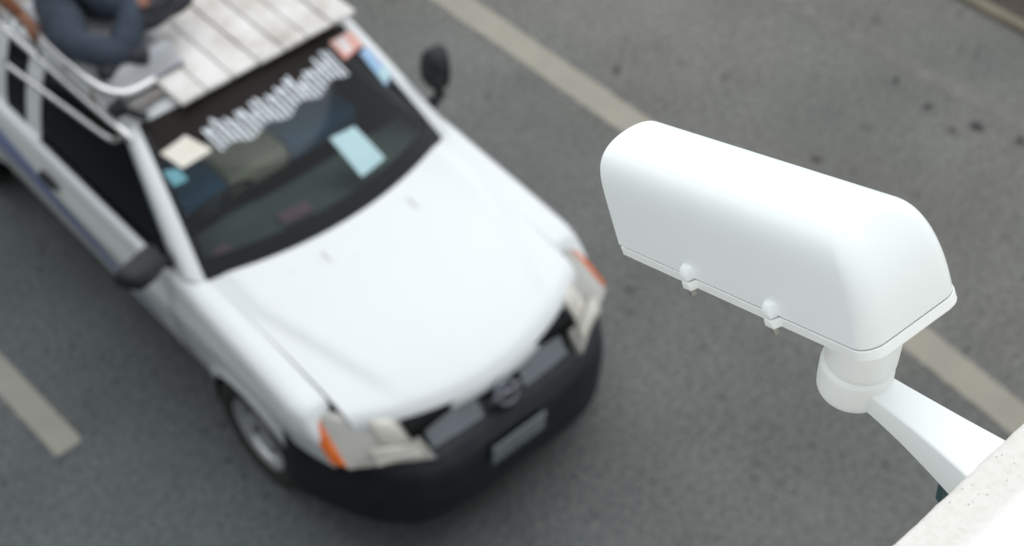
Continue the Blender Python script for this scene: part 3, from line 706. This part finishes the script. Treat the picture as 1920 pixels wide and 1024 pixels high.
# roof rack with painted planks and steel rails
rack = empty('roof_rack', (0, 2.6, 1.56)); rack.parent = truck
def rk(name, vf, m, **k): 
    v, f = vf; return obj(name, [Vector(p) - Vector((0, 2.6, 1.56)) for p in v], f, m, rack, **k)
px = -.395; rr = random.Random(5)
while px < .57:
    w = .138 + rr.uniform(-.008, .008); y0 = 1.94 + rr.uniform(-.008, .008)
    rk('plank', boxm(px, px + w, y0, 3.16, 1.588 + rr.uniform(-.002, .003), 1.606 + rr.uniform(-.002, .003)), M_plank, bevel=.003); px += w + .010
for y in (2.12, 2.6, 3.06): rk('cross_bar', boxm(-.66, .62, y - .02, y + .02, 1.563, 1.587), M_roofd, bevel=.004)
rk('rail', tubem(smoothpath([(-.44, 2.075, 1.705), (-.57, 2.065, 1.715), (-.645, 2.09, 1.735), (-.69, 2.17, 1.755), (-.71, 2.35, 1.775), (-.72, 2.8, 1.79), (-.73, 3.2, 1.79)]), .019, 12), M_chrome)
rk('rail', tubem(smoothpath([(-.70, 1.90, 1.585), (-.715, 1.96, 1.625), (-.72, 2.06, 1.628), (-.722, 2.5, 1.608), (-.722, 3.25, 1.575)]), .017, 12), M_chrome)
rk('rail', tubem(smoothpath([(-.715, 1.955, 1.618), (-.735, 1.99, 1.560), (-.74, 2.10, 1.505), (-.742, 2.5, 1.43), (-.745, 3.2, 1.30)]), .015, 12), M_chrome)
for y in (2.2, 2.75, 3.15): rk('rail_post', tubem([(-.70, y, 1.59), (-.715, y, 1.68), (-.715 if y > 2.3 else -.695, y, 1.775)], .012, 10), M_roofd)
rk('rail', tubem([(.628, 2.08, 1.572), (.635, 2.2, 1.59), (.64, 3.1, 1.59)], .013, 10), M_roofd)
rk('clamp', tubem(smoothpath([(-.56, 2.00, 1.585), (-.60, 2.03, 1.61), (-.62, 2.08, 1.62), (-.61, 2.16, 1.61)]), .022, 10), M_black)
rk('clamp', boxm(-.68, -.60, 2.10, 2.17, 1.565, 1.62), M_black, bevel=.01)

# ------------------------------------------------------------------ things riding on the roof
TM = Matrix.Translation((2.99586, 3.46272, 0)) @ Matrix.Rotation(-0.02536, 4, 'Z')
def onroof(name, org):
    o = bpy.data.objects.new(name, None); C.objects.link(o); o.matrix_world = TM @ Matrix.Translation(org); return o
mt = onroof('foam_mat', (-.41, 2.6, 1.610))
tag(mt, 'grey foam mat on the truck roof under the seated person', 'mat')
def mat_pt(a, b):
    x = lerp(-.235, .19, a); y = lerp(-.43, .50, b); e = min(a, 1 - a, b * 1.5, (1 - b) * 1.5)
    return (x, y, .012 + .062 * sstep(0, .10, e) + .055 * math.exp(-((b - .07) / .05) ** 2) * sstep(0, .06, min(a, 1 - a)) + .006 * math.sin(9 * a + 5 * b))
v, f = grid(mat_pt, 24, 40); v2, f2 = grid(lambda a, b: mat_pt(a, b)[:2] + (.0,), 24, 40)
obj('pad', *join((v, f), (v2, f2)), M_mat, mt)
bg_o = onroof('bag', (-.19, 2.46, 1.625))
tag(bg_o, 'black cloth bag on the truck roof against the knees of the seated person', 'bag')

def skin(name, J, E, m, parent, root, sub=2):
    names = list(J); idx = {k: i for i, k in enumerate(names)}
    me = bpy.data.meshes.new(name); me.from_pydata([J[k][0] for k in names], [(idx[a], idx[b]) for a, b in E], [])
    o = bpy.data.objects.new(name, me); C.objects.link(o); o.parent = parent; me.materials.append(m)
    sk = o.modifiers.new('skin', 'SKIN'); sk.use_smooth_shade = True; sk.branch_smoothing = 0.3
    for k in names:
        d = me.skin_vertices[0].data[idx[k]]; r = J[k][1]; d.radius = (r, r) if not isinstance(r, tuple) else r; d.use_root = (k == root)
    s = o.modifiers.new('sub', 'SUBSURF'); s.levels = sub; s.render_levels = sub
    return o
per = onroof('person', (-.46, 2.85, 1.685))
tag(per, 'person in dark blue jeans sitting on the truck roof holding the rail', 'person')
# joints relative to the seat point; -y is the way the truck drives
rail_hand = Vector((-.716 + .46, 2.66 - 2.85, 1.787 - 1.685))
J = {'pelvis': ((0, 0, .115), .125), 'waist': ((0, .03, .26), .115), 'chest': ((0, .02, .44), .135), 'upper': ((0, .0, .54), .10), 'neck': ((0, -.02, .62), .052), 'chin': ((0, -.045, .69), .062), 'head': ((0, -.04, .77), .088), 'crown': ((0, -.03, .835), .070), 'nose': ((0, -.142, .755), .012),
     'sR': ((-.19, .0, .53), .058), 'eR': ((-.34, -.10, .33), .043), 'wR': ((rail_hand.x - .02, rail_hand.y + .10, rail_hand.z + .085), .029), 'pR': ((rail_hand.x - .008, rail_hand.y + .03, rail_hand.z + .045), (.026, .034)),
     'sL': ((.19, .0, .53), .058), 'eL': ((.27, -.10, .28), .043), 'wL': ((.22, -.30, .20), .029), 'pL': ((.20, -.375, .185), (.034, .022)),
     'hipR': ((-.09, -.03, .10), .095), 'kR': ((-.205, -.46, .16), .064), 'aR': ((-.01, -.57, .055), .040), 'tR': ((.06, -.62, .045), .032),
     'hipL': ((.09, -.03, .10), .095), 'kL': ((.175, -.42, .15), .064), 'aL': ((-.05, -.56, .05), .040), 'tL': ((-.14, -.60, .04), .032)}
E = [('pelvis', 'waist'), ('waist', 'chest'), ('chest', 'upper'), ('upper', 'neck'), ('neck', 'chin'), ('chin', 'head'), ('head', 'crown'), ('head', 'nose'), ('upper', 'sR'), ('sR', 'eR'), ('eR', 'wR'), ('wR', 'pR'), ('upper', 'sL'), ('sL', 'eL'), ('eL', 'wL'), ('wL', 'pL'),
     ('pelvis', 'hipR'), ('hipR', 'kR'), ('kR', 'aR'), ('aR', 'tR'), ('pelvis', 'hipL'), ('hipL', 'kL'), ('kL', 'aL'), ('aL', 'tL')]
body_j = dict(J); body_e = list(E)
h = rail_hand
for i, dx in enumerate((-.027, -.009, .009, .026)):      # fingers closed over the rail, ordered along it
    L_ = (.9, 1.0, .96, .8)[i]; yy = h.y + .045 + dx * 1.25 - .03
    for k, (ox, oz, r) in enumerate(((-.012, .040, .0098), (-.034, .018, .0092), (-.030, -.016, .0085), (-.010, -.026, .0078))):
        body_j['fR%d%d' % (i, k)] = ((h.x + ox * L_, yy, h.z + oz * L_), r)
        body_e.append(('pR' if k == 0 else 'fR%d%d' % (i, k - 1), 'fR%d%d' % (i, k)))
for k, (ox, oy, oz, r) in enumerate(((.018, .045, .035, .0105), (.032, .02, .012, .0098), (.022, .0, -.012, .009))):
    body_j['thR%d' % k] = ((h.x + ox, h.y + oy, h.z + oz), r); body_e.append(('pR' if k == 0 else 'thR%d' % (k - 1), 'thR%d' % k))
for i, dx in enumerate((-.030, -.010, .010, .029)):
    L_ = (.85, 1.0, .96, .78)[i]
    for k, (oy, oz, r) in enumerate(((-.425, .190, .0095), (-.462, .180, .009), (-.488, .160, .008))):
        body_j['fL%d%d' % (i, k)] = ((.20 + dx * (1 + .1 * k), -.375 + (oy + .375) * L_, oz), r); body_e.append(('pL' if k == 0 else 'fL%d%d' % (i, k - 1), 'fL%d%d' % (i, k)))
for k, (x, y, z, r) in enumerate(((.165, -.37, .185, .0105), (.142, -.40, .180, .0095), (.132, -.43, .172, .0085))):
    body_j['thL%d' % k] = ((x, y, z), r); body_e.append(('pL' if k == 0 else 'thL%d' % (k - 1), 'thL%d' % k))
bodyo = skin('body', body_j, body_e, M_skin, per, 'pelvis')
JJ = {k: (J[k][0], J[k][1] * 1.13 if not isinstance(J[k][1], tuple) else J[k][1]) for k in ('pelvis', 'hipR', 'kR', 'hipL', 'kL')}
for k in ('kR', 'kL', 'hipR', 'hipL'): JJ[k] = (J[k][0], J[k][1] * 1.22)
JJ['mR'] = ((-.135, -.25, .14), .125); JJ['mL'] = ((.125, -.25, .135), .120); JJ['cR'] = ((.02, -.59, .055), .062); JJ['cL'] = ((-.09, -.58, .05), .060); JJ['top'] = ((0, .02, .21), .128)
JJ['qR'] = ((-.085, -.54, .10), .085); JJ['qL'] = ((.07, -.49, .10), .085)
skin('jeans', JJ, [('pelvis', 'top'), ('pelvis', 'hipR'), ('hipR', 'mR'), ('mR', 'kR'), ('kR', 'qR'), ('qR', 'cR'), ('pelvis', 'hipL'), ('hipL', 'mL'), ('mL', 'kL'), ('kL', 'qL'), ('qL', 'cL')], M_jeans, per, 'pelvis')
JS = {'hem': ((0, .0, .17), .142), 'waist': ((0, .03, .28), .132), 'chest': ((0, .02, .44), .150), 'upper': ((0, .0, .54), .112), 'col': ((0, -.01, .585), .066), 'sR': (J['sR'][0], .072), 'mR': ((-.255, -.045, .44), .062), 'sL': (J['sL'][0], .072), 'mL': ((.235, -.05, .40), .062)}
skin('shirt', JS, [('hem', 'waist'), ('waist', 'chest'), ('chest', 'upper'), ('upper', 'col'), ('upper', 'sR'), ('sR', 'mR'), ('upper', 'sL'), ('sL', 'mL')], M_shirt, per, 'chest')
for sd_, a, t in ((-1, 'aR', 'tR'), (1, 'aL', 'tL')):
    A, T_ = Vector(J[a][0]), Vector(J[t][0]); skin('shoe', {'h': (A, .052), 'm': (A.lerp(T_, .6), .050), 't': (T_ + (T_ - A) * .35, .036)}, [('h', 'm'), ('m', 't')], M_bag, per, 'm')
skin('hair', {'a': ((0, .0, .72), .07), 'b': ((0, -.012, .79), .098), 'c': ((0, -.03, .855), .076)}, [('a', 'b'), ('b', 'c')], M_hair, per, 'b')
for s in (-1, 1):
    obj('eye', *xf(lathem([(0, .012), (.008, .009), (.012, 0), (.008, -.009), (0, -.012)], 12), Matrix.Translation((s * .034, -.118, .775))), M_redw, per)
    obj('ear', *xf(lathem([(0, .03), (.010, .022), (.013, 0), (.010, -.022), (0, -.03)], 12), Matrix.Translation((s * .088, -.03, .765))), M_skin, per)
# bag: a slumped cloth sack
V, F = [], []; n, m = 16, 28
rb = random.Random(11); ph = [rb.uniform(0, 6.28) for _ in range(6)]
for j in range(n + 1):
    la = math.pi * j / n
    for k in range(m):
        lo = 2 * math.pi * k / m; q = 1 + .10 * math.sin(3 * lo + ph[0]) * math.sin(la) + .07 * math.sin(5 * lo + 4 * la + ph[1])
        V.append((.190 * q * math.sin(la) * math.cos(lo), .165 * q * math.sin(la) * math.sin(lo), .145 + .065 * math.cos(la) * q))
F = [(j * m + k, j * m + (k + 1) % m, (j + 1) * m + (k + 1) % m, (j + 1) * m + k) for j in range(n) for k in range(m)]
obj('sack', [Vector(p) + Vector((0, .0, .03)) for p in V], F, M_bag, bg_o)
obj('strap', *tubem(smoothpath([(-.12, .0, .19), (-.10, -.08, .24), (.0, -.12, .25), (.10, -.06, .24), (.13, .0, .19)]), .011, 8), M_bag, bg_o)
